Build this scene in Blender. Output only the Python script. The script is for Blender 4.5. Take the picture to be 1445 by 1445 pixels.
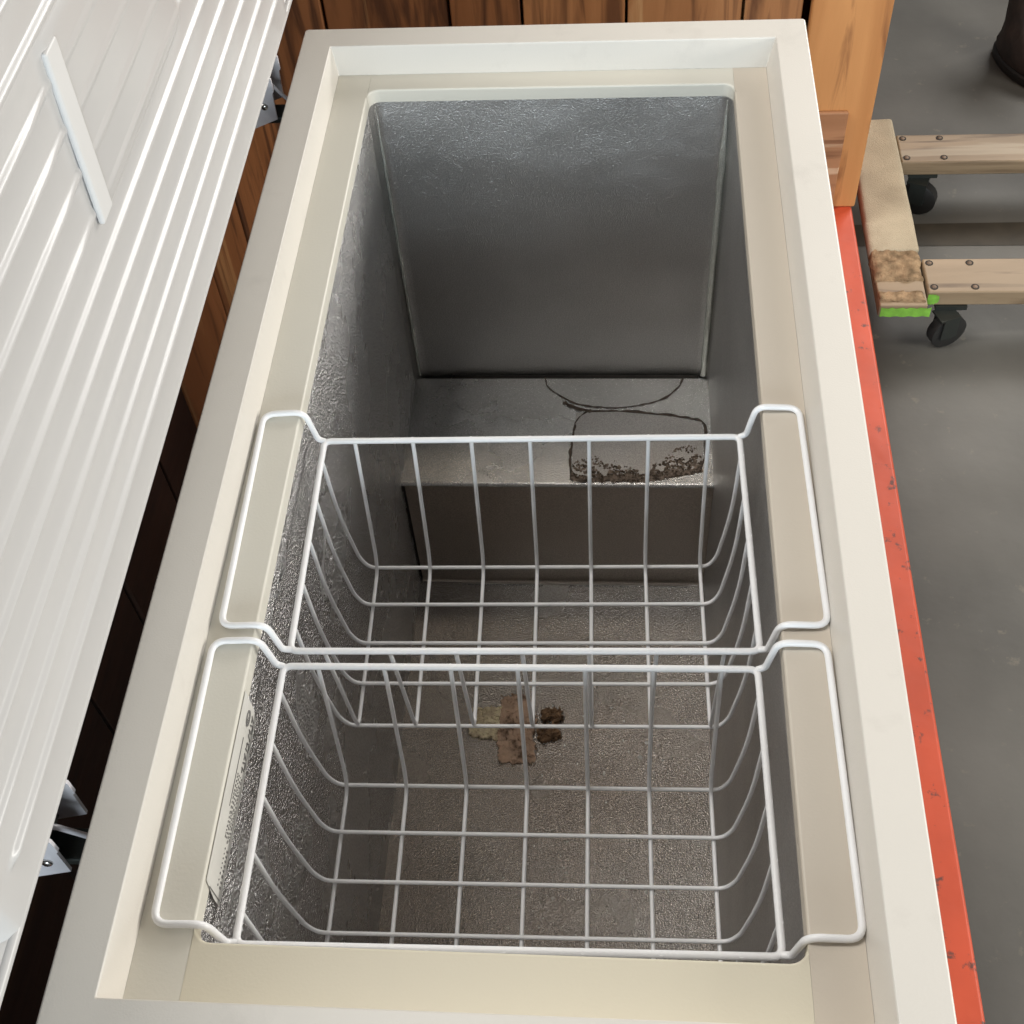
import bpy, bmesh, math, random
from mathutils import Vector, Matrix, noise
random.seed(7)
R = math.radians
for o in list(bpy.data.objects): bpy.data.objects.remove(o)
scene = bpy.context.scene
C = scene.collection

# ------------------------------------------------------------------ camera, light, exposure
cam_d = bpy.data.cameras.new('camera'); cam = bpy.data.objects.new('camera', cam_d); C.objects.link(cam)
cam.location = (0.35384, -0.22364, 0.79404)
cam.rotation_euler = (R(37.3696), R(3.3584), R(3.1588))
cam_d.sensor_width = 36; cam_d.lens = 36*1784.41/1445
cam_d.clip_start = 0.01; cam_d.clip_end = 100
scene.camera = cam

world = bpy.data.worlds.new('World'); scene.world = world; world.use_nodes = True
bg = world.node_tree.nodes['Background']; bg.inputs[0].default_value = (0.95, 0.97, 1.0, 1); bg.inputs[1].default_value = 0.085

def area(name, loc, target, sx, sy, power, col):
    d = bpy.data.lights.new(name, 'AREA'); d.shape = 'RECTANGLE'; d.size = sx; d.size_y = sy
    d.energy = power; d.color = col
    o = bpy.data.objects.new(name, d); C.objects.link(o); o.location = loc
    o.rotation_euler = (Vector(target)-Vector(loc)).to_track_quat('-Z', 'Y').to_euler()
    return o
# ceiling tubes of the hall and the open door behind the photographer
area('ceiling_tube_light', (-1.35, 0.7, 2.4), (0.4, 0.7, 0), 0.5, 2.6, 102, (1.0, 0.985, 0.95))
area('ceiling_tube_light', (0.1, 1.75, 2.5), (0.2, 1.0, 0), 1.3, 0.3, 8, (1.0, 0.82, 0.62))
area('far_window_light', (2.6, 3.9, 1.45), (0.1, 0.5, 0.2), 1.7, 1.2, 105, (1.0, 0.98, 0.95))
area('side_window_light', (3.2, 0.4, 0.60), (0.2, 0.5, 0), 1.8, 0.6, 72, (1.0, 0.97, 0.90))
area('door_light', (0.5, -3.5, 0.60), (0.3, 0.8, 0.0), 1.8, 1.15, 138, (0.80, 0.92, 1.0))

vs = scene.view_settings
vs.view_transform = 'Standard'; vs.look = 'None'; vs.exposure = 0.0; vs.gamma = 1.0; vs.use_curve_mapping = False
scene.render.engine = 'CYCLES'

# ------------------------------------------------------------------ helpers
def link(name, me, m=None, parent=None):
    o = bpy.data.objects.new(name, me); C.objects.link(o)
    if m: me.materials.append(m)
    if parent: o.parent = parent
    return o
def obj(name, bm, m=None, parent=None, smooth=None, flat=False):
    bmesh.ops.recalc_face_normals(bm, faces=bm.faces)
    me = bpy.data.meshes.new(name); bm.to_mesh(me); bm.free()
    if smooth is not None:
        for p in me.polygons: p.use_smooth = True
        me.set_sharp_from_angle(angle=R(smooth))
    o = link(name, me, m, parent)
    if flat:
        w = o.modifiers.new('even_normals', 'WEIGHTED_NORMAL'); w.keep_sharp = True; w.weight = 100
    return o
def raw(name, verts, faces, m=None, parent=None, smooth=None):
    bm = bmesh.new(); vv = [bm.verts.new(v) for v in verts]
    for f in faces:
        try: bm.faces.new([vv[i] for i in f])
        except ValueError: pass
    return obj(name, bm, m, parent, smooth)
def empty(name, loc=(0, 0, 0), parent=None):
    o = bpy.data.objects.new(name, None); C.objects.link(o); o.location = loc; o.empty_display_size = .05
    if parent: o.parent = parent
    return o
def tag(o, label=None, cat=None, group=None, kind=None):
    if label: o['label'] = label
    if cat: o['category'] = cat
    if group: o['group'] = group
    if kind: o['kind'] = kind
    return o
def bx(bm, lo, hi, bev=0.0, seg=2, M=None):
    lo, hi = Vector(lo), Vector(hi)
    r = bmesh.ops.create_cube(bm, size=1.0); vs_ = r['verts']
    c = (lo+hi)/2; d = hi-lo
    for v in vs_: v.co = Vector((v.co.x*d.x, v.co.y*d.y, v.co.z*d.z)) + c
    if bev:
        es = list({e for v in vs_ for e in v.link_edges})
        r = bmesh.ops.bevel(bm, geom=es, offset=bev, segments=seg, affect='EDGES', profile=.5)
        vs_ = list({v for f in r['faces'] for v in f.verts} | {v for v in vs_ if v.is_valid})
    if M is not None:
        for v in vs_: v.co = M @ v.co
    return vs_
def box(name, lo, hi, m, parent=None, bev=0.0, seg=2, M=None):
    bm = bmesh.new(); bx(bm, lo, hi, bev, seg, M)
    return obj(name, bm, m, parent, 60 if bev else None, bool(bev))
def round_path(pts, rad, n=5):
    pts = [Vector(p) for p in pts]; out = [pts[0]]
    for i in range(1, len(pts)-1):
        a, b, c = pts[i-1], pts[i], pts[i+1]
        r = rad[i] if isinstance(rad, (list, tuple)) else rad
        r = min(r, (a-b).length*.49, (c-b).length*.49)
        p0 = b+(a-b).normalized()*r; p1 = b+(c-b).normalized()*r
        for k in range(n+1):
            t = k/n; out.append(p0*(1-t)**2 + b*2*t*(1-t) + p1*t*t)
    out.append(pts[-1]); return out
def tube(bm, pts, r, seg=10, closed=False):
    pts = [Vector(p) for p in pts]; n = len(pts); rings = []
    up = None
    for i, p in enumerate(pts):
        if closed: t = pts[(i+1) % n]-pts[i-1]
        else: t = (pts[min(i+1, n-1)]-pts[max(i-1, 0)])
        t.normalize()
        if up is None:
            up = t.orthogonal().normalized()
        up = (up-t*up.dot(t)).normalized(); s = t.cross(up)
        rr = r[i] if isinstance(r, (list, tuple)) else r
        rings.append([bm.verts.new(p+(up*math.cos(a)+s*math.sin(a))*rr) for a in [2*math.pi*k/seg for k in range(seg)]])
    m = n if closed else n-1
    for i in range(m):
        A, B = rings[i], rings[(i+1) % n]
        if closed and i == n-1:
            off = min(range(seg), key=lambda q: (B[q].co-A[0].co).length)
            B = B[off:]+B[:off]
        for k in range(seg): bm.faces.new((A[k], A[(k+1) % seg], B[(k+1) % seg], B[k]))
    if not closed:
        bm.faces.new(rings[0][::-1]); bm.faces.new(rings[-1])
def tube_obj(name, pts, r, m, parent=None, seg=10, closed=False):
    bm = bmesh.new(); tube(bm, pts, r, seg, closed); return obj(name, bm, m, parent, 60)
def cyl(bm, a, b, r, seg=16): tube(bm, [a, b], r, seg)
def rrect(xl, xr, yn, yf, z, r=0.0, n=6):
    if r <= 0: r = 1e-5
    out = []
    for cx, cy, a0 in ((xr-r, yf-r, 0), (xl+r, yf-r, 90), (xl+r, yn+r, 180), (xr-r, yn+r, 270)):
        for k in range(n+1):
            a = R(a0+90*k/n); out.append(Vector((cx+r*math.cos(a), cy+r*math.sin(a), z)))
    return out
def loft(bm, loops):
    rings = [[bm.verts.new(p) for p in L] for L in loops]
    n = len(rings[0])
    for A, B in zip(rings, rings[1:]):
        for k in range(n): bm.faces.new((A[k], A[(k+1) % n], B[(k+1) % n], B[k]))
    return rings
def prism(bm, poly, ax, a, b):
    """poly of 2D points extruded along axis ax from a to b"""
    def P(u, v, w): return {'x': (w, u, v), 'y': (u, w, v), 'z': (u, v, w)}[ax]
    A = [bm.verts.new(P(u, v, a)) for u, v in poly]; B = [bm.verts.new(P(u, v, b)) for u, v in poly]
    n = len(poly); bm.faces.new(A[::-1]); bm.faces.new(B)
    for k in range(n): bm.faces.new((A[k], A[(k+1) % n], B[(k+1) % n], B[k]))

# ------------------------------------------------------------------ materials
def mat(name, col, rough=.5, metal=0.0, spec=.5, var=0.0, vscale=6.0, bump=0.0, bscale=200.0, stretch=(1, 1, 1), dirt=None, dscale=3.0, damt=.5, dlo=.55, dhi=.75, rvar=0.0, bdet=2.0):
    m = bpy.data.materials.new(name); m.use_nodes = True; nt = m.node_tree; N = nt.nodes; L = nt.links
    b = N['Principled BSDF']; b.inputs['Roughness'].default_value = rough; b.inputs['Metallic'].default_value = metal
    b.inputs['Specular IOR Level'].default_value = spec
    b.inputs['Base Color'].default_value = (*col, 1)
    tc = N.new('ShaderNodeTexCoord'); mp = N.new('ShaderNodeMapping'); mp.inputs['Scale'].default_value = stretch
    geo = N.new('ShaderNodeNewGeometry')
    L.new(geo.outputs['Position'], mp.inputs['Vector'])
    out = None
    if var or dirt:
        n = N.new('ShaderNodeTexNoise'); n.inputs['Scale'].default_value = vscale; n.inputs['Detail'].default_value = 6
        L.new(mp.outputs[0], n.inputs['Vector'])
        r = N.new('ShaderNodeValToRGB'); r.color_ramp.elements[0].position = .3; r.color_ramp.elements[1].position = .7
        r.color_ramp.elements[0].color = (*[c*(1-var) for c in col], 1); r.color_ramp.elements[1].color = (*[min(1, c*(1+var)) for c in col], 1)
        L.new(n.outputs['Fac'], r.inputs[0]); out = r.outputs[0]
        if dirt:
            n2 = N.new('ShaderNodeTexNoise'); n2.inputs['Scale'].default_value = dscale; n2.inputs['Detail'].default_value = 8; n2.inputs['Roughness'].default_value = .65
            L.new(mp.outputs[0], n2.inputs['Vector'])
            r2 = N.new('ShaderNodeValToRGB'); r2.color_ramp.elements[0].position = dlo; r2.color_ramp.elements[1].position = dhi
            r2.color_ramp.elements[0].color = (0, 0, 0, 1); r2.color_ramp.elements[1].color = (damt, damt, damt, 1)
            L.new(n2.outputs['Fac'], r2.inputs[0])
            mx = N.new('ShaderNodeMixRGB'); mx.inputs[2].default_value = (*dirt, 1)
            L.new(r2.outputs[0], mx.inputs[0]); L.new(out, mx.inputs[1]); out = mx.outputs[0]
        L.new(out, b.inputs['Base Color'])
    if rvar:
        n = N.new('ShaderNodeTexNoise'); n.inputs['Scale'].default_value = vscale*1.7; n.inputs['Detail'].default_value = 5
        L.new(mp.outputs[0], n.inputs['Vector'])
        mr = N.new('ShaderNodeMapRange'); mr.inputs[3].default_value = rough-rvar; mr.inputs[4].default_value = rough+rvar
        L.new(n.outputs['Fac'], mr.inputs[0]); L.new(mr.outputs[0], b.inputs['Roughness'])
    if bump:
        n = N.new('ShaderNodeTexNoise'); n.inputs['Scale'].default_value = bscale; n.inputs['Detail'].default_value = bdet
        L.new(mp.outputs[0], n.inputs['Vector'])
        bp = N.new('ShaderNodeBump'); bp.inputs['Strength'].default_value = 1.0; bp.inputs['Distance'].default_value = bump
        L.new(n.outputs['Fac'], bp.inputs['Height']); L.new(bp.outputs[0], b.inputs['Normal'])
    return m
PAINT = mat('white_enamel', (.66, .625, .57), .36, var=.02, vscale=5, bump=.00012, bscale=700, dirt=(.45, .42, .38), dscale=12, damt=.25, dlo=.585, dhi=.72, rvar=.06)
TRIM_TAN = mat('tan_plastic', (.57, .51, .43), .45, var=.02, vscale=4, bump=.0001, bscale=420, rvar=.05)
TRIM_YELLOW = mat('yellowed_plastic', (.655, .607, .485), .42, var=.02, vscale=4, bump=.0001, bscale=420, rvar=.05)
TRIM = mat('cream_plastic', (.66, .635, .56), .42, var=.02, vscale=4, bump=.0001, bscale=420, rvar=.05)
LIDP = mat('white_lid_plastic', (.55, .537, .525), .29, var=.02, vscale=4, rvar=.04)
SHELL = mat('white_shell_enamel', (.72, .70, .66), .35, var=.02)
WIRE = mat('white_coated_wire', (.84, .84, .85), .33, var=.03, vscale=30, bump=.00015, bscale=350)
HINGE = mat('white_hinge_metal', (.62, .60, .62), .35, var=.04, vscale=40)
DARKMETAL = mat('dark_hinge_metal', (.05, .055, .05), .4, metal=.6)
STEEL = mat('bright_steel', (.55, .54, .52), .25, metal=1.0)
GAP = mat('dark_sealant', (.022, .018, .014), .8, var=.3, vscale=60)
STAIN = mat('brown_mould_line', (.075, .055, .042), .85, var=.5, vscale=150, bump=.0008, bscale=400)

def alu_mat(name, col, rough, bump, tint=None, vs_=760, metal=.55):
    m = mat(name, col, rough, metal=metal, var=.10, vscale=5, dirt=tint, dscale=2.3, damt=.6, dlo=.42, dhi=.66, rvar=.08)
    nt = m.node_tree; N = nt.nodes; L = nt.links; b = N['Principled BSDF']
    geo = [n for n in N if n.type == 'NEW_GEOMETRY'][0]
    v = N.new('ShaderNodeTexVoronoi'); v.inputs['Scale'].default_value = vs_; v.feature = 'SMOOTH_F1'
    n1 = N.new('ShaderNodeTexNoise'); n1.inputs['Scale'].default_value = vs_*1.1; n1.inputs['Detail'].default_value = 3
    n2 = N.new('ShaderNodeTexNoise'); n2.inputs['Scale'].default_value = 9; n2.inputs['Detail'].default_value = 3
    for q in (v, n1, n2): L.new(geo.outputs['Position'], q.inputs['Vector'])
    src = b.inputs['Base Color'].links[0].from_socket
    n3 = N.new('ShaderNodeTexNoise'); n3.inputs['Scale'].default_value = vs_*.9; n3.inputs['Detail'].default_value = 2; L.new(geo.outputs['Position'], n3.inputs['Vector'])
    mr3 = N.new('ShaderNodeMapRange'); mr3.inputs[1].default_value = .3; mr3.inputs[2].default_value = .7; mr3.inputs[3].default_value = .80; mr3.inputs[4].default_value = 1.18; L.new(n3.outputs['Fac'], mr3.inputs[0])
    vm = N.new('ShaderNodeVectorMath'); vm.operation = 'SCALE'; L.new(src, vm.inputs[0]); L.new(mr3.outputs[0], vm.inputs['Scale']); L.new(vm.outputs[0], b.inputs['Base Color'])
    ad = N.new('ShaderNodeMath'); ad.operation = 'ADD'; L.new(v.outputs['Distance'], ad.inputs[0]); L.new(n1.outputs['Fac'], ad.inputs[1])
    b1 = N.new('ShaderNodeBump'); b1.inputs['Strength'].default_value = 1; b1.inputs['Distance'].default_value = bump
    L.new(ad.outputs[0], b1.inputs['Height'])
    b2 = N.new('ShaderNodeBump'); b2.inputs['Strength'].default_value = 1; b2.inputs['Distance'].default_value = .004
    L.new(n2.outputs['Fac'], b2.inputs['Height']); L.new(b2.outputs[0], b1.inputs['Normal'])
    L.new(b1.outputs[0], b.inputs['Normal'])
    return m
ALU = alu_mat('embossed_aluminium', (.66, .645, .64), .27, .0040, vs_=400, metal=1.0)
ALUF = alu_mat('fine_embossed_aluminium', (.59, .575, .56), .36, .0004, vs_=800, metal=.92)
CORNER_GLINT = alu_mat('corner_glint_metal', (.78, .80, .74), .25, .0004, metal=.7)  # pale base colour carries the corner highlight
ALU2 = alu_mat('embossed_aluminium_step', (.60, .59, .575), .26, .0005, metal=.92)
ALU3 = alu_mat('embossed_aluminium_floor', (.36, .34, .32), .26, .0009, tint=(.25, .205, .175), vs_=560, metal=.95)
ALU4 = alu_mat('step_front_sheet', (.54, .475, .42), .34, .0004, metal=.8)

def wood_mat(name, c1, c2, dark, chip, axis, chips=.25, sc=1.0, rough=.55):
    """long grain running along `axis`"""
    m = bpy.data.materials.new(name); m.use_nodes = True; nt = m.node_tree; N = nt.nodes; L = nt.links
    b = N['Principled BSDF']; b.inputs['Roughness'].default_value = rough
    tc = N.new('ShaderNodeTexCoord'); inf = N.new('ShaderNodeObjectInfo')
    add = N.new('ShaderNodeVectorMath'); add.operation = 'MULTIPLY_ADD'
    geo = N.new('ShaderNodeNewGeometry')
    cmb = N.new('ShaderNodeCombineXYZ')
    for k in range(3): L.new(inf.outputs['Random'], cmb.inputs[k])
    add.inputs[1].default_value = (9, 7, 5); L.new(cmb.outputs[0], add.inputs[0]); L.new(geo.outputs['Position'], add.inputs[2])
    mp = N.new('ShaderNodeMapping'); s = [14*sc]*3; s['xyz'.index(axis)] = 1.3*sc; mp.inputs['Scale'].default_value = s
    L.new(add.outputs[0], mp.inputs[0])
    def nz(scale, det, dist=0.0):
        n = N.new('ShaderNodeTexNoise'); n.inputs['Scale'].default_value = scale; n.inputs['Detail'].default_value = det; n.inputs['Distortion'].default_value = dist
        L.new(mp.outputs[0], n.inputs['Vector']); return n
    def ramp(src, a, b_, ca, cb):
        r = N.new('ShaderNodeValToRGB'); r.color_ramp.elements[0].position = a; r.color_ramp.elements[1].position = b_
        r.color_ramp.elements[0].color = ca; r.color_ramp.elements[1].color = cb; L.new(src, r.inputs[0]); return r.outputs[0]
    def mix(f, a, colr):
        x = N.new('ShaderNodeMixRGB'); L.new(f, x.inputs[0]); L.new(a, x.inputs[1]); x.inputs[2].default_value = (*colr, 1); return x.outputs[0]
    base = ramp(nz(1.0, 8, .6).outputs['Fac'], .32, .68, (*c1, 1), (*c2, 1))
    base = mix(ramp(nz(1.9, 9, 1.2).outputs['Fac'], .51, .66, (0, 0, 0, 1), (.8, .8, .8, 1)), base, dark)
    base = mix(ramp(nz(.8, 7, .4).outputs['Fac'], .66-.2*chips, .70-.2*chips, (0, 0, 0, 1), (.7, .7, .7, 1)), base, chip)
    L.new(base, b.inputs['Base Color'])
    bp = N.new('ShaderNodeBump'); bp.inputs['Distance'].default_value = .0015; L.new(nz(2.2, 8, .5).outputs['Fac'], bp.inputs['Height']); L.new(bp.outputs[0], b.inputs['Normal'])
    return m
WOODV = wood_mat('rustic_wood_upright', (.50, .22, .074), (.63, .30, .11), (.20, .075, .028), (.82, .55, .29), 'z', .2)
WOODD = wood_mat('shade_dark_plank', (.20, .078, .026), (.28, .115, .042), (.05, .018, .007), (.42, .22, .09), 'z', .1)  # lid shade put into the colour of the left planks
WOODM = wood_mat('shade_mid_plank', (.33, .14, .05), (.43, .20, .08), (.09, .032, .012), (.6, .36, .17), 'z', .2)  # milder shade put into the colour of the middle planks
WOODH = wood_mat('rustic_wood_rail', (.34, .16, .075), (.46, .23, .115), (.14, .055, .025), (.68, .48, .32), 'x', .25)
SHADEW = wood_mat('shade_dark_wood', (.022, .009, .005), (.040, .016, .008), (.012, .005, .003), (.06, .03, .015), 'y', .05)  # near-black: shade of the gap put into the wood colour
DOLLYW = wood_mat('worn_dolly_wood', (.225, .16, .095), (.31, .225, .14), (.10, .062, .035), (.38, .31, .22), 'x', .2)
ORANGE = mat('orange_steel_paint', (.50, .068, .026), .5, var=.12, vscale=9, bump=.0012, bscale=22, dirt=(.06, .04, .035), dscale=38, damt=.85, dlo=.60, dhi=.66)
CARPET = mat('beige_carpet', (.44, .37, .265), .95, var=.12, vscale=14, bump=.002, bscale=420, spec=.1, dirt=(.32, .25, .17), dscale=9, damt=.6)
FUZZ = mat('brown_torn_padding', (.25, .17, .10), .95, var=.45, vscale=60, bump=.004, bscale=160, spec=.1)
GREEN = mat('green_spray_paint', (.19, .43, .05), .6, var=.2, vscale=60)
RUST = mat('dull_bolt_steel', (.16, .11, .075), .6, metal=.4, var=.3, vscale=80)
RUBBER = mat('black_rubber', (.016, .015, .014), .55)
LEATHER = mat('dark_brown_leather', (.024, .015, .011), .65, var=.5, vscale=18, bump=.003, bscale=40)
CONC = mat('dark_sealed_concrete', (.112, .106, .094), .58, spec=.28, var=.2, vscale=3.5, bump=.0006, bscale=40, dirt=(.20, .175, .135), dscale=34, damt=.55, dlo=.62, dhi=.72, rvar=.12)
STRIPE = mat('flat_brown_floor_stripe', (.045, .036, .024), .7, var=.3, vscale=14)
LABELF = mat('clear_label_film', (.68, .665, .62), .3, var=.05, vscale=40)
INK = mat('black_label_ink', (.16, .155, .15), .5)
FOAM = mat('beige_foam_residue', (.86, .70, .50), .95, var=.3, vscale=120, bump=.003, bscale=350, dirt=(.42, .30, .19), dscale=90, damt=.4, spec=.1)
TAPE = mat('brown_tape_residue', (.52, .36, .26), .7, var=.25, vscale=60, bump=.002, bscale=120, dirt=(.10, .055, .03), dscale=45, damt=.9, dlo=.5, dhi=.62)
GLUE = mat('dark_glue_tuft', (.24, .145, .08), .8, var=.6, vscale=140, bump=.004, bscale=260)
ICE = mat('white_flecks', (.55, .54, .52), .4)

# ------------------------------------------------------------------ setting
FL = -1.05; DK = -.86
bm = bmesh.new()
bmesh.ops.create_grid(bm, x_segments=1, y_segments=1, size=7.0)
for v in bm.verts: v.co += Vector((.5, 1.5, FL))
tag(obj('floor', bm, CONC), kind='structure')
bm = bmesh.new(); vv = [bm.verts.new(p) for p in ((-.5, 1.902, FL+.0012), (3.0, 1.895, FL+.0012), (3.0, 1.99, FL+.0012), (-.5, 1.955, FL+.0012))]; bm.faces.new(vv)  # flat brown band just above the concrete
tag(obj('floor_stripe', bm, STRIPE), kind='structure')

# ------------------------------------------------------------------ orange platform cart
cart = tag(empty('platform_cart', (.1, .9, FL)), 'orange steel platform cart under the chest freezer, scuffed edge showing on the right', 'cart')
def cpart(o):
    o.parent = cart; o.matrix_parent_inverse = Matrix.Translation(-cart.location); return o
for x0, x1 in ((.735, .818), (-.02, .06)):
    bm = bmesh.new(); bx(bm, (x0, -.45, DK-.075), (x1, 2.45, DK), .006, 3)
    cpart(obj('edge_rail', bm, ORANGE, None, 60, True))
nb = 5; wdt = (.735-.06)/nb
for k in range(nb):
    x0 = .06+k*wdt
    cpart(box('deck_plank', (x0+.002, -.44, DK-.03), (x0+wdt-.002, 2.44, DK-.004-.002*(k % 2)), SHADEW, None, .002, 1))
for y in (-.42, .9, 2.4):
    cpart(box('cross_member', (.062, y-.03, DK-.07), (.73, y+.03, DK-.033), ORANGE))
for x in (.12, .66):
    for y in (-.2, 2.2):
        bm = bmesh.new(); cyl(bm, (x-.02, y, FL+.055), (x+.02, y, FL+.055), .054, 24)
        cpart(obj('caster_wheel', bm, RUBBER, None, 40))
        cpart(box('caster_fork', (x-.032, y-.03, FL+.06), (x+.032, y+.03, DK-.033), DARKMETAL))

# ------------------------------------------------------------------ rustic wooden cabinet
CY = 1.795
cab = tag(empty('wooden_cabinet', (.1, CY, DK)), 'rustic orange-brown plank cabinet standing behind the far end of the freezer', 'cabinet')
def wpart(o):
    o.parent = cab; o.matrix_parent_inverse = Matrix.Translation(-cab.location); return o
seams = [-.348, -.165, .059, .1865, .369, .5706, .674]
TOP = .12
for i, (a, b_) in enumerate(zip(seams, seams[1:])):
    dy = (.0, .003, -.002, .002, .004)[i % 5]
    wpart(box('plank', (a+.0025, CY+.012+dy, DK if i > 1 else FL), (b_-.0025, CY+.034, TOP), WOODD if i < 3 else WOODM, None, .003, 2))
bm = bmesh.new()   # right-hand upright board, bowed a little
vs_ = bx(bm, (.686, CY+.002, DK), (.823, CY+.03, TOP), .004, 2)
wpart(obj('corner_board', bm, WOODV, None, 60, True))
wpart(box('bottom_rail', (.33, CY-.008, DK), (.778, CY+.0015, DK+.225), WOODH, None, .004, 2))
wpart(box('side_panel', (.80, CY+.0305, DK), (.822, CY+.50, TOP), WOODV))
wpart(box('side_panel', (-.348, CY+.036, FL), (-.328, CY+.50, TOP), WOODV))
wpart(box('back_panel', (-.326, CY+.48, DK), (.798, CY+.499, TOP), WOODV))
wpart(box('top_board', (-.35, CY-.012, TOP+.001), (.832, CY+.51, TOP+.028), WOODH, None, .004))

part_ = tag(empty('plank_partition', (-.29, .9, FL)), 'wooden plank partition, colour darkened for shade, behind the freezer, glimpsed through the gap under the lid', 'partition')
y_ = -.45
for k in range(12):
    w_ = (.17, .21, .15, .24, .19)[k % 5]
    if y_+w_ > 1.78: w_ = 1.78-y_
    o = box('plank', (-.312, y_+.004, FL), (-.288-.002*(k % 2), y_+w_-.004, .22), WOODD if y_ > .95 else SHADEW, None, .003, 2)  # nearer planks take the near-black wood in place of shade
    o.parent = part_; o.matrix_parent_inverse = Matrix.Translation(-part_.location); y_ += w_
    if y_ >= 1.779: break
o = box('light_block_plank', (-.287, -.475, FL), (-.022, -.452, .02), SHADEW, None, .003, 2); o.parent = part_; o.matrix_parent_inverse = Matrix.Translation(-part_.location)  # unseen plank, added to block the door light
o = box('batten', (-.335, -.44, -.35), (-.3125, 1.775, -.27), WOODD, None, .003, 2); o.parent = part_; o.matrix_parent_inverse = Matrix.Translation(-part_.location)

# ------------------------------------------------------------------ chest freezer
W = .56; L_ = 1.0674; YN = -.0372
fz = tag(empty('chest_freezer', (W/2, .515, DK)), 'open white chest freezer with grey embossed metal interior and ribbed lid', 'freezer')
def fpart(o, parent=None):
    o.parent = parent or fz
    if parent is None: o.matrix_parent_inverse = Matrix.Translation(-fz.location)
    return o
# outer case
bm = bmesh.new()
loft(bm, [rrect(.004, W-.004, YN+.004, L_-.004, z, .008) for z in (DK+.012, -.034)])
fpart(obj('outer_case', bm, SHELL, None, 40))
for x in (.05, W-.05):
    for y in (YN+.06, L_-.06):
        bm = bmesh.new(); cyl(bm, (x, y, DK), (x, y, DK+.014), .018, 16); fpart(obj('foot', bm, RUBBER, None, 40))
bm = bmesh.new(); vv = [bm.verts.new(p) for p in rrect(.004, W-.004, YN+.004, L_-.004, DK+.013, .008)]; bm.faces.new(vv)
fpart(obj('base_plate', bm, SHELL))
# rim collar: flat top, steep inner wall
al, ar, af, an = .0343, .0345, .0357, .0345
xl, xr, yn, yf = al, W-ar, YN+an, L_-af           # inner top edge
sl, sr, sf = .0049, .0075, .0053; z1 = -.0334
bm = bmesh.new()
loft(bm, [rrect(0, W, YN, L_, -.038, .004), rrect(0, W, YN, L_, -.002, .004), rrect(.0006, W-.0006, YN+.0006, L_-.0006, -.0006, .004), rrect(.002, W-.002, YN+.002, L_-.002, 0, .004),
          rrect(xl-.0012, xr+.0012, yn-.0012, yf+.0012, 0, .0012), rrect(xl-.0002, xr+.0002, yn-.0002, yf+.0002, -.0004, .0012), rrect(xl+.0002, xr-.0002, yn+.0002, yf-.0002, -.0018, .0012),
          rrect(xl+sl, xr-sr, yn+.005, yf-sf, z1-.001, .0012)])
fpart(obj('rim', bm, PAINT, None, 70, True))
# breaker strips: ledge + lip
ox0, ox1, oy0, oy1 = xl+sl, xr-sr, yn+.005, yf-sf
ix0, ix1, iy0, iy1 = .0765, .4815, .045, .9973
rad = .013; lipz = -.049
def strip(path_out, path_in, clamp=False):
    """ledge between two polylines, rounded nose, lip going down; path_in has the same count as path_out"""
    bm = bmesh.new(); rows = []
    O = [Vector((x, y, z1)) for x, y in path_out]; I = [Vector((x, y, z1)) for x, y in path_in]
    cen = Vector(((ix0+ix1)/2, (iy0+iy1)/2, 0))
    r = .0022
    nrm = []
    for k, p in enumerate(I):
        t = (I[min(k+1, len(I)-1)]-I[max(k-1, 0)]); n = Vector((-t.y, t.x, 0)).normalized()
        if n.dot(Vector((cen.x-p.x, cen.y-p.y, 0))) < 0: n.negate()
        nrm.append(n)
    rows.append(O)
    for a in (0, 30, 60, 90):
        rows.append([p-n*r+Vector((0, 0, -r))+(n*math.sin(R(a))+Vector((0, 0, 1))*math.cos(R(a)))*r for p, n in zip(I, nrm)])
    if clamp: rows[1] = [Vector((min(max(p.x, ix0+g), ix1-g), p.y, p.z)) for p in rows[1]]
    rows.append([p+Vector((0, 0, lipz-z1)) for p in I])
    rows.append([p-n*.003+Vector((0, 0, lipz-z1)) for p, n in zip(I, nrm)])
    vv = [[bm.verts.new(p) for p in row] for row in rows]
    for A, B in zip(vv, vv[1:]):
        for k in range(len(A)-1): bm.faces.new((A[k], A[k+1], B[k+1], B[k]))
    return bm
g = .00012
ys = [oy0, iy0+rad, (iy0+iy1)/2, iy1-rad, oy1]
def side(xo, xi):
    po = [(xo, y) for y in (oy0, iy0+rad+.0001, .35, .7, iy1-rad-.0001, oy1)]
    bmx = strip(po[1:5], [(xi, p[1]) for p in po[1:5]])
    for ya, yb in ((oy0, iy0+rad+.0001), (iy1-rad-.0001, oy1)):
        q = [bmx.verts.new(p) for p in ((xo, ya, z1), (xi, ya, z1), (xi, yb, z1), (xo, yb, z1))]; bmx.faces.new(q)
    bmesh.ops.remove_doubles(bmx, verts=bmx.verts, dist=.00001)
    return bmx
fpart(obj('trim_strip', side(ox0, ix0), TRIM, None, 70, True)); fpart(obj('trim_strip', side(ox1, ix1), TRIM_TAN, None, 70, True))
def endstrip(yo, yi, sgn):
    arcL = [(ix0+rad-rad*math.cos(R(a)), yi-sgn*rad+sgn*rad*math.sin(R(a))) for a in range(0, 91, 15)]
    arcR = [(ix1-rad+rad*math.cos(R(a)), y) for a, (x, y) in zip(range(0, 91, 15), arcL)][::-1]
    pin = arcL+[(ix0+.1, yi), (ix0+.2, yi), (ix1-.1, yi)]+arcR
    pin[0] = (ix0+g, pin[0][1]); pin[-1] = (ix1-g, pin[-1][1])
    pout = [(min(max(x, ix0+g), ix1-g), yo) for x, y in pin]
    return strip(pout, pin, True)
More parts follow.
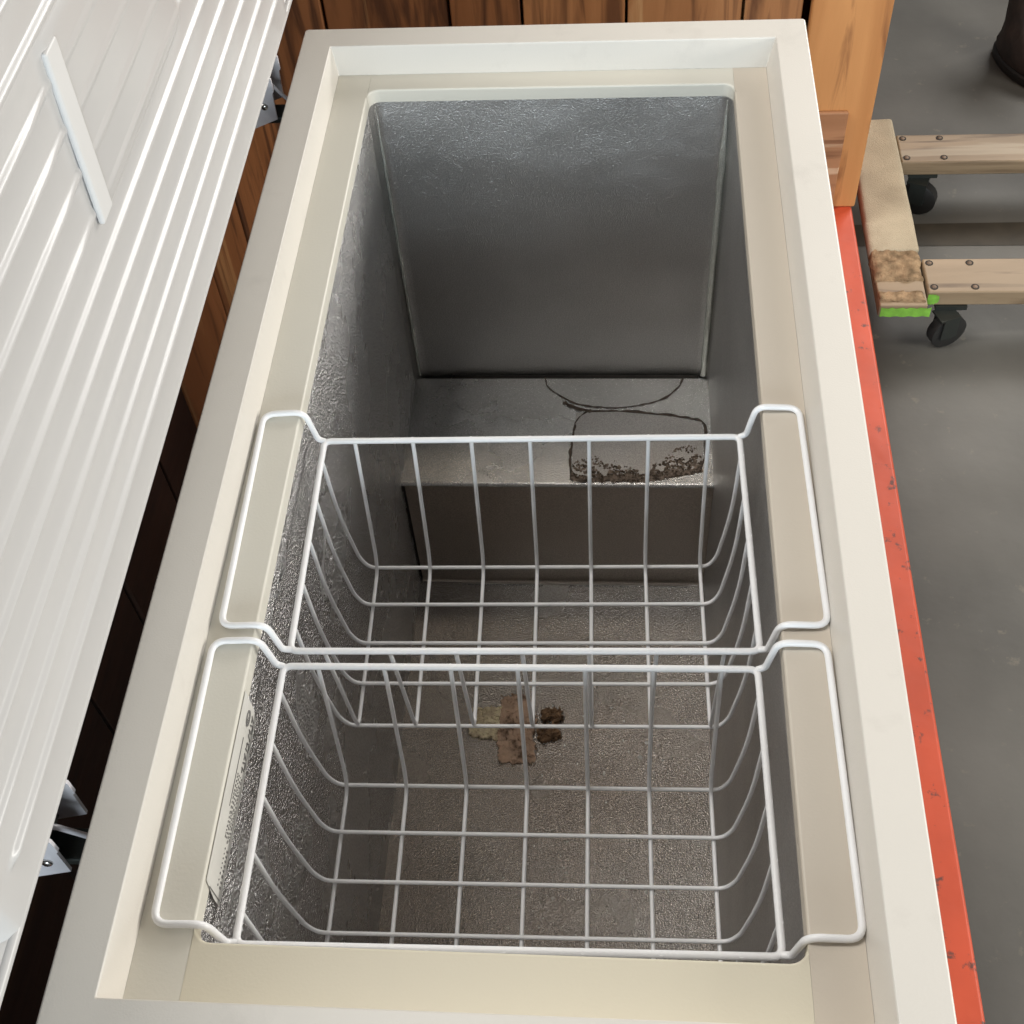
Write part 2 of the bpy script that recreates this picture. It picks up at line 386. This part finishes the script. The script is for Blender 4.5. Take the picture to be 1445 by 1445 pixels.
fpart(obj('trim_strip', endstrip(oy1, iy1, 1), TRIM, None, 70, True)); fpart(obj('trim_strip', endstrip(oy0, iy0, -1), TRIM_YELLOW, None, 70, True))
# liner
ZS, YS, ZF = -.4938, .8008, -.7129
lin = fpart(empty('liner', (0, 0, 0)))
def lpart(o): o.parent = lin; return o
bm = bmesh.new()
e = .0012
loops = [rrect(ix0-e, ix1+e, iy0-e, iy1+e, z, .017, 8) for z in (-.047, -.2, -.35, -.5, -.62, ZF-.002)]
n_ = len(loops[0])
def wall(idx, m):
    pl = [[L2[k % n_] for k in idx] for L2 in loops]
    bm = bmesh.new(); vv = [[bm.verts.new(p) for p in row] for row in pl]
    for A, B in zip(vv, vv[1:]):
        for k in range(len(A)-1): bm.faces.new((A[k], A[k+1], B[k+1], B[k]))
    lpart(obj('liner_panel', bm, m, None, 60))
q_ = n_//4
wall(range(q_-1, q_*1+1), ALUF)                 # far sheet between the two corner folds
wall(range(q_, 2*q_), ALUF); wall(range(2*q_-1, 2*q_+1), ALU); wall(range(2*q_, 3*q_), ALU)
wall(range(3*q_-1, 3*q_+1), ALUF); wall(range(3*q_, 4*q_), ALU); wall(range(4*q_-1, 4*q_+1), ALUF); wall(range(0, q_), ALUF)
bm = bmesh.new(); vv = [bm.verts.new(p) for p in rrect(ix0-.0011, ix1+.0011, iy0-.0011, YS+.01, ZF, .003)]; bm.faces.new(vv); lpart(obj('liner_floor', bm, ALU3))
bm = bmesh.new()   # step over the compressor
cols = [ix0+.003, ix0+.1, ix0+.2, ix0+.3, ix1+.001]
def sheet(name, prof, m, cols=cols):
    bm = bmesh.new(); vv = [[bm.verts.new((x, y, z)) for y, z in prof] for x in cols]
    for A, B in zip(vv, vv[1:]):
        for k in range(len(prof)-1): bm.faces.new((A[k], A[k+1], B[k+1], B[k]))
    return lpart(obj(name, bm, m, None, 60, True))
sheet('step_top', [(iy1-.0065, ZS-.004), (iy1-.0075, ZS), (YS+.004, ZS+.0005), (YS+.0012, ZS-.001), (YS-.0002, ZS-.004)], ALU2, [ix0-.001]+cols[1:])
sheet('step_front', [(YS, ZS-.004), (YS-.002, ZF+.004), (YS-.006, ZF+.0006)], ALU4)
lpart(box('seam', (ix0+.05, iy1-.0062, ZS-.012), (ix1-.012, iy1-.0002, ZS-.0005), GAP))
lpart(box('seam', (ix0-.0005, YS+.0008, ZF+.002), (ix0+.0028, YS+.02, ZS-.006), GAP))
lpart(box('seam', (ix0+.06, YS-.0095, ZF+.0003), (ix1-.02, YS-.0065, ZF+.0016), STEEL))
# raised pale beads standing for the highlight along the rounded far corners
for x, s, rb_ in ((ix0+.006, 1, .0020), (ix1-.006, -1, .0042)):
    pts = [(x+s*.0035*math.sin(k*2.1)*.1, iy1-.0055, -.0505-(.438)*k/24) for k in range(25)]
    lpart(tube_obj('corner_glint', pts, [(rb_+.0005*random.random())*min(1, .12+k_/5) for k_, _ in enumerate(pts)], CORNER_GLINT, None, 6))

# dirt outlines on the step, as lumpy raised lines
PATCH = alu_mat('worn_foil_patch', (.45, .43, .41), .40, .0006, tint=(.32, .27, .23), metal=.75)
def squig(name, pts, r0, jit, m, parent, n=60, z=ZS+.0009):
    P = round_path([(x, y, z) for x, y in pts], .03, 6)
    # resample
    out = []; d = [0]
    for a, b_ in zip(P, P[1:]): d.append(d[-1]+(b_-a).length)
    for k in range(n):
        t = d[-1]*k/(n-1); i = 0
        while i < len(d)-2 and d[i+1] < t: i += 1
        f = (t-d[i])/max(1e-9, d[i+1]-d[i]); p = P[i].lerp(P[i+1], f)
        j = noise.noise_vector(p*90)*jit
        out.append(p+Vector((j.x, j.y, 0)))
    rr = [max(.0003, r0*(.55+1.3*abs(noise.noise(p*70+Vector((3, 1, 8)))))) for p in out]
    bm = bmesh.new(); tube(bm, out, rr, 6)
    for v in bm.verts: v.co.z = z+(v.co.z-z)*.8
    o = obj(name, bm, m, None, 60); o.parent = parent; return o
squig('stain_line', [(.257, .990), (.262, .972), (.300, .940), (.36, .933), (.412, .946), (.437, .966), (.449, .990)], .0011, .0012, STAIN, lin, 90)
squig('stain_line', [(.283, .944), (.292, .940), (.315, .928), (.36, .930), (.43, .922), (.474, .912), (.476, .893), (.474, .85), (.466, .826), (.44, .816), (.38, .808), (.33, .807), (.297, .8075), (.296, .85), (.300, .895), (.303, .915), (.322, .932)], .0019, .0022, STAIN, lin, 170)
squig('stain_line', [(.285, .944), (.30, .934), (.322, .927)], .0034, .0026, STAIN, lin, 40)
plate_ = [(.302, .925), (.36, .927), (.43, .919), (.470, .909), (.472, .88), (.470, .848), (.462, .829), (.44, .819), (.38, .811), (.33, .810), (.300, .810), (.299, .86)]
bm = bmesh.new(); prism(bm, plate_, 'z', ZS+.0008, ZS+.0016); lpart(obj('worn_patch', bm, PATCH))
# crust at the front of the step: many little flakes in one part
bm = bmesh.new()
for k in range(1300):
    x = random.uniform(.300, .468); t = (x-.300)/.168
    hgt = (.030+.012*math.sin(t*9)) * (1 if t < .75 else 1.1)
    y0 = .8085+ (.016*max(0, t-.55)/.45)
    q = random.random()**1.6
    y = y0+q*hgt
    if noise.noise(Vector((x*60, y*90, 0))) < -.42+.42*q: continue
    r = random.uniform(.0010, .0034)*(1.15-q*.55); a0 = random.random()*6
    c = bm.verts.new((x, y, ZS+.0024+random.random()*.0026)); ring = [bm.verts.new((x+r*(.5+random.random())*math.cos(a0+i*1.257), y+r*(.6+random.random())*math.sin(a0+i*1.257), ZS+.0013)) for i in range(5)]
    for i in range(5): bm.faces.new((c, ring[i], ring[(i+1) % 5]))
CRUST = mat('brown_crust', (.20, .155, .12), .9, var=.65, vscale=220, dirt=(.045, .03, .02), dscale=160, damt=.9, dlo=.5, dhi=.58)
o = lpart(obj('crust', bm, CRUST)); o['kind'] = 'stuff'
# warning label on the left wall below the lip
lb = raw('warning_label', [(ix0+.0007, y, z) for y, z in ((.0836, -.0755), (.231, -.0755), (.2355, -.066), (.2355, -.036), (.088, -.036), (.0836, -.060))], [(0, 1, 2, 3, 4, 5)], LABELF); lpart(lb)
bm = bmesh.new()
def ink(y0, y1, za, zb): bx(bm, (ix0+.0008, y0, za), (ix0+.0012, y1, zb))
for k in range(9):            # heading letters: upright and slanted strokes
    y = .227-k*.0052
    M = Matrix.Translation((ix0+.001, y, -.0665)) @ Matrix.Rotation(R((-22, 20, 0)[k % 3]), 4, 'X')
    bx(bm, (-.0002, -.0006, -.0036), (.0002, .0006, .0036), M=M)
    if k % 2 == 0: ink(y-.0035, y+.0005, -.0655, -.0641)
    if k % 3 == 1: ink(y-.0035, y+.0005, -.0708, -.0694)
for row in range(4):
    y = .178
    while y > .128:
        w = random.uniform(.0008, .0022); ink(y-w, y, -.0565-row*.0036-.0012, -.0565-row*.0036); y -= w+random.uniform(.0009, .0024)
y = .122
while y > .092:
    w = random.uniform(.0015, .0035); ink(y-w*.6, y, -.0700, -.0672); ink(y-w*.5, y, -.0630, -.0618); y -= w+.0016
ink(.150, .205, -.0530, -.0525); ink(.0865, .0871, -.073, -.045)
obj('label_print', bm, INK, None).parent = lb
bm = bmesh.new()
tube(bm, [(ix0+.001, .222+.0062*math.cos(a), -.0545+.0034*math.sin(a)) for a in [k*math.pi/10 for k in range(20)]], .0007, 6, True)
bx(bm, (ix0+.0008, .2205, -.0565), (ix0+.0012, .2212, -.0525)); bx(bm, (ix0+.0008, .2225, -.0565), (ix0+.0012, .2240, -.0558)); bx(bm, (ix0+.0008, .2188, -.0565), (ix0+.0012, .2195, -.0525))
obj('oval_mark', bm, INK, None).parent = lb

# lid, standing upright on its hinges: inner panel is a height field of ribs
lid = fpart(empty('lid', (0, 0, 0)))
X0, Z0 = -.012, .03
LS = .52; LY0, LY1 = YN-.004, 1.106
ribs = [.0374+.0331*k for k in range(0, 15)]
ribs = [r for r in ribs if r < LS-.03]
def sm(a, b_, x):
    t = min(1, max(0, (x-a)/(b_-a))); return t*t*(3-2*t)
def height(s, y):
    # raised panel with sloping ends
    p = sm(.004, .030, y)*sm(1.075, 1.05, y)*sm(LS, LS-.03, s)
    h = -.016*(1-p)
    pk = sm(.186, .196, s)*sm(.335, .322, s)*sm(.464, .484, y)*sm(.735, .715, y)
    rb = 0
    for i, r in enumerate(ribs):
        d = abs(s-r)
        if d < .0058:
            end = sm(.050, .064, y)*sm(1.038, 1.024, y)
            rb = max(rb, .0040*(.5+.5*math.cos(math.pi*d/.0058))*end)
    h += rb*(1-.75*pk)*(1-.6*sm(.45, .462, y)*sm(.50, .488, y)*sm(.186, .196, s)*sm(.335, .322, s)) + .0042*pk
    return h
sv = sorted(set([round(r+d, 5) for r in ribs for d in (-.0058, -.0048, -.0038, -.0029, -.0019, -.001, 0, .001, .0019, .0029, .0038, .0048, .0058)] + [0, .004, LS, LS-.01, LS-.02, LS-.03] + [.186, .188, .191, .194, .196, .322, .325, .329, .332, .335]))
sv = [s for s in sv if 0 <= s <= LS]
yv = [LY0+.006, -.02, .004, .008, .013, .017, .021, .026, .030, .04, .050, .053, .057, .061, .064]+[.064+(.462-.064)*k/10 for k in range(1, 10)]+[.462+.02*k/8 for k in range(9)]+[.482+(.715-.482)*k/8 for k in range(1, 8)]+[.715+.02*k/8 for k in range(9)]+[.735+(.970-.735)*k/8 for k in range(1, 8)]+[.970, 1.0, 1.024, 1.028, 1.031, 1.034, 1.038, 1.05, 1.056, 1.061, 1.066, 1.075, LY1-.006]
bm = bmesh.new()
grid = [[bm.verts.new((X0+height(s, y), y, Z0+s)) for y in yv] for s in sv]
for A, B in zip(grid, grid[1:]):
    for k in range(len(yv)-1): bm.faces.new((A[k], A[k+1], B[k+1], B[k]))
o = obj('inner_panel', bm, LIDP, None, 70); o.parent = lid
BARP = mat('bright_white_plastic', (.70, .692, .68), .42, var=.02, vscale=20)
bm = bmesh.new(); bx(bm, (X0+.0005, .464, Z0+.193), (X0+.0056, .487, Z0+.322), .0022, 3)
for v in bm.verts: v.co.y += .010*(v.co.z-Z0-.193)/.13+.0012*math.sin((v.co.z)*190)
o = obj('cross_bar', bm, BARP, None, 60, True); o.parent = lid
# lid shell: tray behind the panel with a rounded lower edge
bm = bmesh.new(); bx(bm, (X0-.060, LY0, Z0-.003), (X0-.0175, LY1, Z0+LS+.012), .008, 3)
o = obj('lid_shell', bm, SHELL, None, 60, True); o.parent = lid
# narrow lip along the lower edge
tube_path = [(X0-.0035, y, Z0-.0015) for y in (LY0+.004, .2, .5, .8, LY1-.004)]
o = tube_obj('edge_bead', tube_path, .0042, LIDP, None, 12); o.parent = lid
bm = bmesh.new()
prism(bm, [(X0-.0005, Z0-.001), (X0-.0175, Z0-.0025), (X0-.0175, Z0+.01), (X0-.014, Z0+.01)], 'y', LY0+.005, LY1-.005)
o = obj('lower_flange', bm, LIDP, None); o.parent = lid

# hinges
def make_hinge(y):
    h = fpart(empty('hinge', (0, 0, 0)))
    def hp(o): o.parent = h; return o
    # channel bracket under the lid edge: two cheeks, web, springs between them
    for dy in (-.0225, .0205):
        bm = bmesh.new(); prism(bm, [(-.040, .022), (-.030, .020), (-.0215, .003), (-.0215, -.012), (-.0235, -.014), (-.0245, -.047), (-.056, -.060), (-.071, -.040), (-.071, .022)], 'y', y+dy, y+dy+.0028)
        hp(obj('cheek', bm, HINGE))
    bm = bmesh.new(); bmesh.ops.create_uvsphere(bm, u_segments=14, v_segments=8, radius=.0042)
    for v in bm.verts: v.co = Vector((v.co.x-.0355, v.co.y*.6+y-.0232, v.co.z-.030))
    hp(obj('screw', bm, STEEL, None, 60))
    hp(box('back_plate', (-.070, y-.0195, -.050), (-.046, y+.0203, .015), DARKMETAL))
    bm = bmesh.new(); cyl(bm, (-.038, y-.0195, -.006), (-.038, y+.0203, -.006), .0048, 14); hp(obj('barrel', bm, STEEL, None, 40))
    for k in range(4):
        bm = bmesh.new(); yy = y-.020+k*.011; tube(bm, [(-.038+.0075*math.cos(a), yy+.0022*(a/6.28), -.006+.0075*math.sin(a)) for a in [i*.628 for i in range(11)]], .0012, 6); hp(obj('spring_coil', bm, STEEL, None, 60))
    bm = bmesh.new(); tube(bm, round_path([(-.040, y-.006, -.010), (-.030, y-.004, -.012), (-.012, y+.0, -.040)], .006), .0022, 8); hp(obj('spring_arm', bm, HINGE, None, 60))
    hp(box('case_leaf', (-.0025, y-.018, -.16), (.0035, y+.018, -.045), HINGE, None, .001, 1))
    hp(box('link_arm', (-.050, y-.013, -.060), (-.003, y+.012, -.050), DARKMETAL, None, .002, 1))
    return h
make_hinge(.9875); make_hinge(.1175)

# ------------------------------------------------------------------ wire baskets
HX, HY, ZT, ZB = .1865, .1105, -.068, -.2405
def make_basket():
    root = empty('wire_basket', (0, 0, 0))
    tag(root, None, 'basket', 'wire baskets hung on the freezer ledge')
    fr = [(HX, HY, ZT), (-HX, HY, ZT), (-HX, -HY, ZT), (HX, -HY, ZT)]
    loop = []
    for i in range(4):
        a, b_, c = Vector(fr[i-1]), Vector(fr[i]), Vector(fr[(i+1) % 4])
        r = .007; p0 = b_+(a-b_).normalized()*r; p1 = b_+(c-b_).normalized()*r
        for k in range(6):
            t = k/5; loop.append(p0*(1-t)**2+b_*2*t*(1-t)+p1*t*t)
    tube_obj('top_frame', loop, .0028, WIRE, root, 12, True)
    for s in (-1, 1):
        zl = z1+.0030
        pts = [(s*(HX-.001), HY-.001, ZT+.001), (s*(HX+.0055), HY, ZT+.003), (s*(HX+.0115), HY, zl+.002), (s*.234, HY, zl), (s*.234, -HY, zl), (s*(HX+.0115), -HY, zl+.002), (s*(HX+.0055), -HY, ZT+.003), (s*(HX-.001), -HY+.001, ZT+.001)]
        tube_obj('handle', round_path(pts, [0, .004, .010, .011, .011, .010, .004, 0], 6), .0027, WIRE, root, 12)
    for k in range(7):
        x = -.159+.053*k; yb = .0875
        pts = [(x, HY+.0005, ZT+.0024), (x, HY-.0005, ZT-.005), (x*1.005, yb+.004, ZB+.02), (x*1.01, yb-.002, ZB), (x*1.01, -yb+.002, ZB), (x*1.005, -yb-.004, ZB+.02), (x, -HY+.0005, ZT-.005), (x, -HY-.0005, ZT+.0024)]
        tube_obj('long_wire', round_path(pts, [0, .004, .02, .008, .008, .02, .004, 0], 5), 0.00185, WIRE, root, 8)
    for k in range(5):
        y = -.088+.044*k; xb = .1715
        pts = []
        for s in (-1, 1):
            q = [(s*(HX+.0005), y, ZT+.0024), (s*(HX-.0005), y, ZT-.005), (s*.1845, y, -.150), (s*(xb+.004), y, ZB+.02), (s*(xb-.004), y, ZB+.0036)]
            pts += q if s < 0 else q[::-1]
        tube_obj('cross_wire', round_path(pts, [0, .004, .05, .02, .008, .008, .02, .05, .004, 0], 5), 0.00185, WIRE, root, 8)
    return root
def copy_tree(o, parent=None):
    c = o.copy(); C.objects.link(c); c.parent = parent
    for ch in list(o.children): copy_tree(ch, c)
    return c
b1 = make_basket(); b2 = copy_tree(b1)
b1.location = (.2805, .4040, 0); b1.rotation_euler.z = R(1.1)
b2.location = (.2812, .1680, 0); b2.rotation_euler.z = R(.75)
b1['label'] = 'white wire basket hung mid-freezer, next to the open empty space'
b2['label'] = 'white wire basket hung at the near end, beside the printed label'

# ------------------------------------------------------------------ residue on the freezer floor
res = tag(empty('torn_residue', (.22, .555, ZF)), 'torn beige and brown tape residue stuck to the freezer floor', 'residue')
def patch(name, outline, m, h, rough, parent, n=9):
    """lumpy little slab: outline polygon filled by a jittered grid"""
    xs = [p[0] for p in outline]; ys_ = [p[1] for p in outline]; x0, x1, y0, y1 = min(xs), max(xs), min(ys_), max(ys_)
    def inside(x, y):
        c = False
        for (ax, ay), (bx_, by) in zip(outline, outline[1:]+outline[:1]):
            if (ay > y) != (by > y) and x < (bx_-ax)*(y-ay)/(by-ay)+ax: c = not c
        return c
    bm = bmesh.new(); V = {}
    for i in range(n*2+1):
        for j in range(n*2+1):
            x = x0+(x1-x0)*i/(2*n); y = y0+(y1-y0)*j/(2*n)
            jx = noise.noise(Vector((x*300, y*300, 1)))*rough; jy = noise.noise(Vector((x*300, y*300, 7)))*rough
            V[i, j] = (x+jx, y+jy, ZF+h*(.25+1.0*abs(noise.noise(Vector((x*120, y*120, 3))))+.5*abs(noise.noise(Vector((x*420, y*420, 5))))))
    vm = {}
    for i in range(2*n):
        for j in range(2*n):
            cx = x0+(x1-x0)*(i+.5)/(2*n); cy = y0+(y1-y0)*(j+.5)/(2*n)
            if not inside(cx, cy): continue
            f = []
            for a, b_ in ((i, j), (i+1, j), (i+1, j+1), (i, j+1)):
                if (a, b_) not in vm: vm[a, b_] = bm.verts.new(V[a, b_])
                f.append(vm[a, b_])
            bm.faces.new(f)
    r = bmesh.ops.extrude_edge_only(bm, edges=[e_ for e_ in bm.edges if e_.is_boundary])
    for v in [g_ for g_ in r['geom'] if isinstance(g_, bmesh.types.BMVert)]: v.co.z = ZF-.0005
    o = obj(name, bm, m, None, 30); o.parent = parent; o.matrix_parent_inverse = Matrix.Translation(-parent.location); return o
patch('foam_patch', [(.168, .590), (.206, .592), (.203, .543), (.166, .548)], FOAM, .0060, .004, res, 13)
patch('tape_strip', [(.207, .608), (.246, .612), (.252, .575), (.254, .512), (.208, .510), (.203, .555)], TAPE, .0055, .006, res, 14)
patch('glue_tuft', [(.260, .588), (.284, .590), (.288, .572), (.262, .570)], GLUE, .010, .007, res, 12)
patch('glue_tuft', [(.256, .565), (.284, .566), (.286, .548), (.262, .540)], GLUE, .010, .007, res, 12)
# pale flecks lying on the floor
bm = bmesh.new()
for k, (x, y, r) in enumerate([(.3275, .333+.06, .0022), (.387, .415, .0034), (.391, .523, .0035), (.345, .50, .0025), (.285, .333, .0028), (.398, .345, .003), (.33, .44, .002), (.42, .52, .002), (.40, .545, .003), (.37, .36, .002)]+[(random.uniform(.22, .45), random.uniform(.28, .62), random.uniform(.0008, .0018)) for _ in range(46)]):
    c = bm.verts.new((x, y, ZF+r*.5)); ring = [bm.verts.new((x+r*(.4+.8*random.random())*math.cos(i*1.05), y+r*(.5+.9*random.random())*math.sin(i*1.05), ZF+.0003)) for i in range(6)]
    for i in range(6): bm.faces.new((c, ring[i], ring[(i+1) % 6]))
tag(obj('crumbs', bm, ICE, None, 60), 'tiny pale crumbs scattered over the freezer floor', 'crumbs', kind='stuff')

# ------------------------------------------------------------------ wooden dolly
DT = -.92
dl = tag(empty('furniture_dolly', (1.15, 1.87, FL)), 'worn wooden furniture dolly with carpeted end board and green paint mark', 'dolly')
def dpart(o, parent=None):
    if parent: o.parent = parent; return o
    o.parent = dl; o.matrix_parent_inverse = Matrix.Translation(-dl.location); return o
def lumpy_box(name, lo, hi, m, nx, ny, amp, fr, bev=.004):
    bm = bmesh.new(); lo = Vector(lo); hi = Vector(hi)
    bx(bm, lo, hi, bev, 2)
    bmesh.ops.subdivide_edges(bm, edges=[e_ for e_ in bm.edges if e_.calc_length() > .03], cuts=max(nx, ny), use_grid_fill=True)
    for v in bm.verts: v.co += noise.noise_vector(v.co*fr)*amp
    return dpart(obj(name, bm, m, None, 50))
for xa, xb in ((.8555, .952), (1.56, 1.655)):
    dpart(box('end_board', (xa+.003, 1.588, DT-.036), (xb-.003, 2.160, DT-.006), DOLLYW, None, .003))
    lumpy_box('carpet_cover', (xa, 1.735 if xa < 1 else 1.60, DT-.024), (xb, 2.164, DT+.003), CARPET, 9, 9, .0022, 22, .006)
lumpy_box('torn_padding', (.857, 1.655, DT-.020), (.949, 1.742, DT+.0005), FUZZ, 9, 9, .0065, 65, .005)
lumpy_box('torn_padding', (.860, 1.598, DT-.016), (.944, 1.622, DT-.001), FUZZ, 9, 9, .0065, 75, .004)
for ya, yb in ((2.018, 2.112), (1.621, 1.717)):
    r_ = dpart(box('rail', (.9535, ya, DT-.038), (1.5585, yb, DT-.003), DOLLYW, None, .004, 2))
    for bxp in (.966, 1.043, 1.468, 1.545):
        for yy in (yb-.014, ya+.014):
            bm = bmesh.new(); bmesh.ops.create_uvsphere(bm, u_segments=14, v_segments=8, radius=.0052)
            for v in bm.verts: v.co = Vector((v.co.x+bxp, v.co.y+yy, v.co.z*.35+DT-.0025))
            o = obj('bolt', bm, RUST, None, 60)
            dpart(o)
            bm = bmesh.new(); cyl(bm, (bxp, yy, DT-.004), (bxp, yy, DT-.0022), .0076, 16); dpart(obj('bolt_hole', bm, GAP, None, 40))
# green spray mark across the near end of the carpeted board and the rail side
bm = bmesh.new()
prev = None
for k in range(15):
    x = .862+.094*k/14; lo_ = DT-.034+.0012*math.sin(k*1.7); hi_ = DT-.012+.002*math.sin(k*2.3+1)
    a = bm.verts.new((x, 1.5865, lo_)); b_ = bm.verts.new((x, 1.5865, hi_))
    if prev: bm.faces.new((prev[0], a, b_, prev[1]))
    prev = (a, b_)
dpart(obj('green_paint_mark', bm, GREEN))
bm = bmesh.new(); prev = None
for k in range(9):
    x = .9545+.022*k/8; w = .013*(1-.5*(k/8)**4)+.0015*math.sin(k*2.9); a = bm.verts.new((x, 1.6195, DT-.021-w)); b_ = bm.verts.new((x, 1.6195, DT-.021+w))
    if prev: bm.faces.new((prev[0], a, b_, prev[1]))
    prev = (a, b_)
dpart(obj('green_paint_mark', bm, GREEN))
for cx, cy, rz in ((1.006, 2.015, 68), (1.004, 1.612, 112), (1.50, 2.015, 80), (1.50, 1.612, 60)):
    cs = dpart(empty('caster', (cx, cy, FL))); M = Matrix.Rotation(R(rz), 4, 'Z')
    bm = bmesh.new(); tube(bm, [M @ Vector((t, 0, .037)) for t in (-.013, -.011, .011, .013)], [.031, .037, .037, .031], 28); obj('wheel', bm, RUBBER, cs, 35)
    bm = bmesh.new(); cyl(bm, M @ Vector((-.0145, 0, .037)), M @ Vector((.0145, 0, .037)), .014, 16); obj('hub', bm, DARKMETAL, cs, 35)
    bm = bmesh.new()
    for s in (-.018, .015): bx(bm, (s, -.012, .03), (s+.003, .022, .078), M=M)
    bx(bm, (-.018, -.012, .0782), (.018, .03, .082), M=M); bx(bm, (-.03, .006, .0822), (.03, .070, .0915))
    obj('fork', bm, DARKMETAL, cs)

# ------------------------------------------------------------------ boot at the edge of the picture
bt = tag(empty('leather_boot', (1.325, 2.55, FL)), 'dark brown leather boot standing on the concrete beyond the dolly', 'boot')
secs = [(0.00, 0, -.02, .050, .105), (.018, 0, -.02, .052, .108), (.04, 0, -.018, .051, .102), (.065, 0, .0, .046, .080), (.09, 0, .022, .041, .056), (.12, 0, .03, .040, .046), (.16, 0, .034, .044, .048), (.19, 0, .034, .050, .054), (.205, 0, .034, .056, .060), (.212, 0, .034, .052, .056), (.200, 0, .034, .044, .048), (.16, 0, .034, .036, .040)]
bm = bmesh.new(); loops = []
M = Matrix.Rotation(R(24), 4, 'Z')
for z, cx, cy, ra, rb in secs:
    lp = []
    for k in range(28):
        a = 2*math.pi*k/28; p = Vector((cx+ra*math.cos(a), cy+rb*math.sin(a), z+.022))
        p += noise.noise_vector(p*28)*.005
        lp.append(M @ p)
    loops.append(lp)
rings = loft(bm, loops); bm.faces.new(rings[-1]); bm.faces.new(rings[0])
obj('upper', bm, LEATHER, bt, 60)
bm = bmesh.new(); lo_ = [[M @ Vector((ra*math.cos(2*math.pi*k/28), -.02+rb*math.sin(2*math.pi*k/28), z)) for k in range(28)] for z, ra, rb in ((0, .052, .108), (.004, .055, .112), (.02, .055, .112), (.024, .051, .107))]
rings = loft(bm, lo_); bm.faces.new(rings[0]); bm.faces.new(rings[-1]); obj('sole', bm, RUBBER, bt, 40)
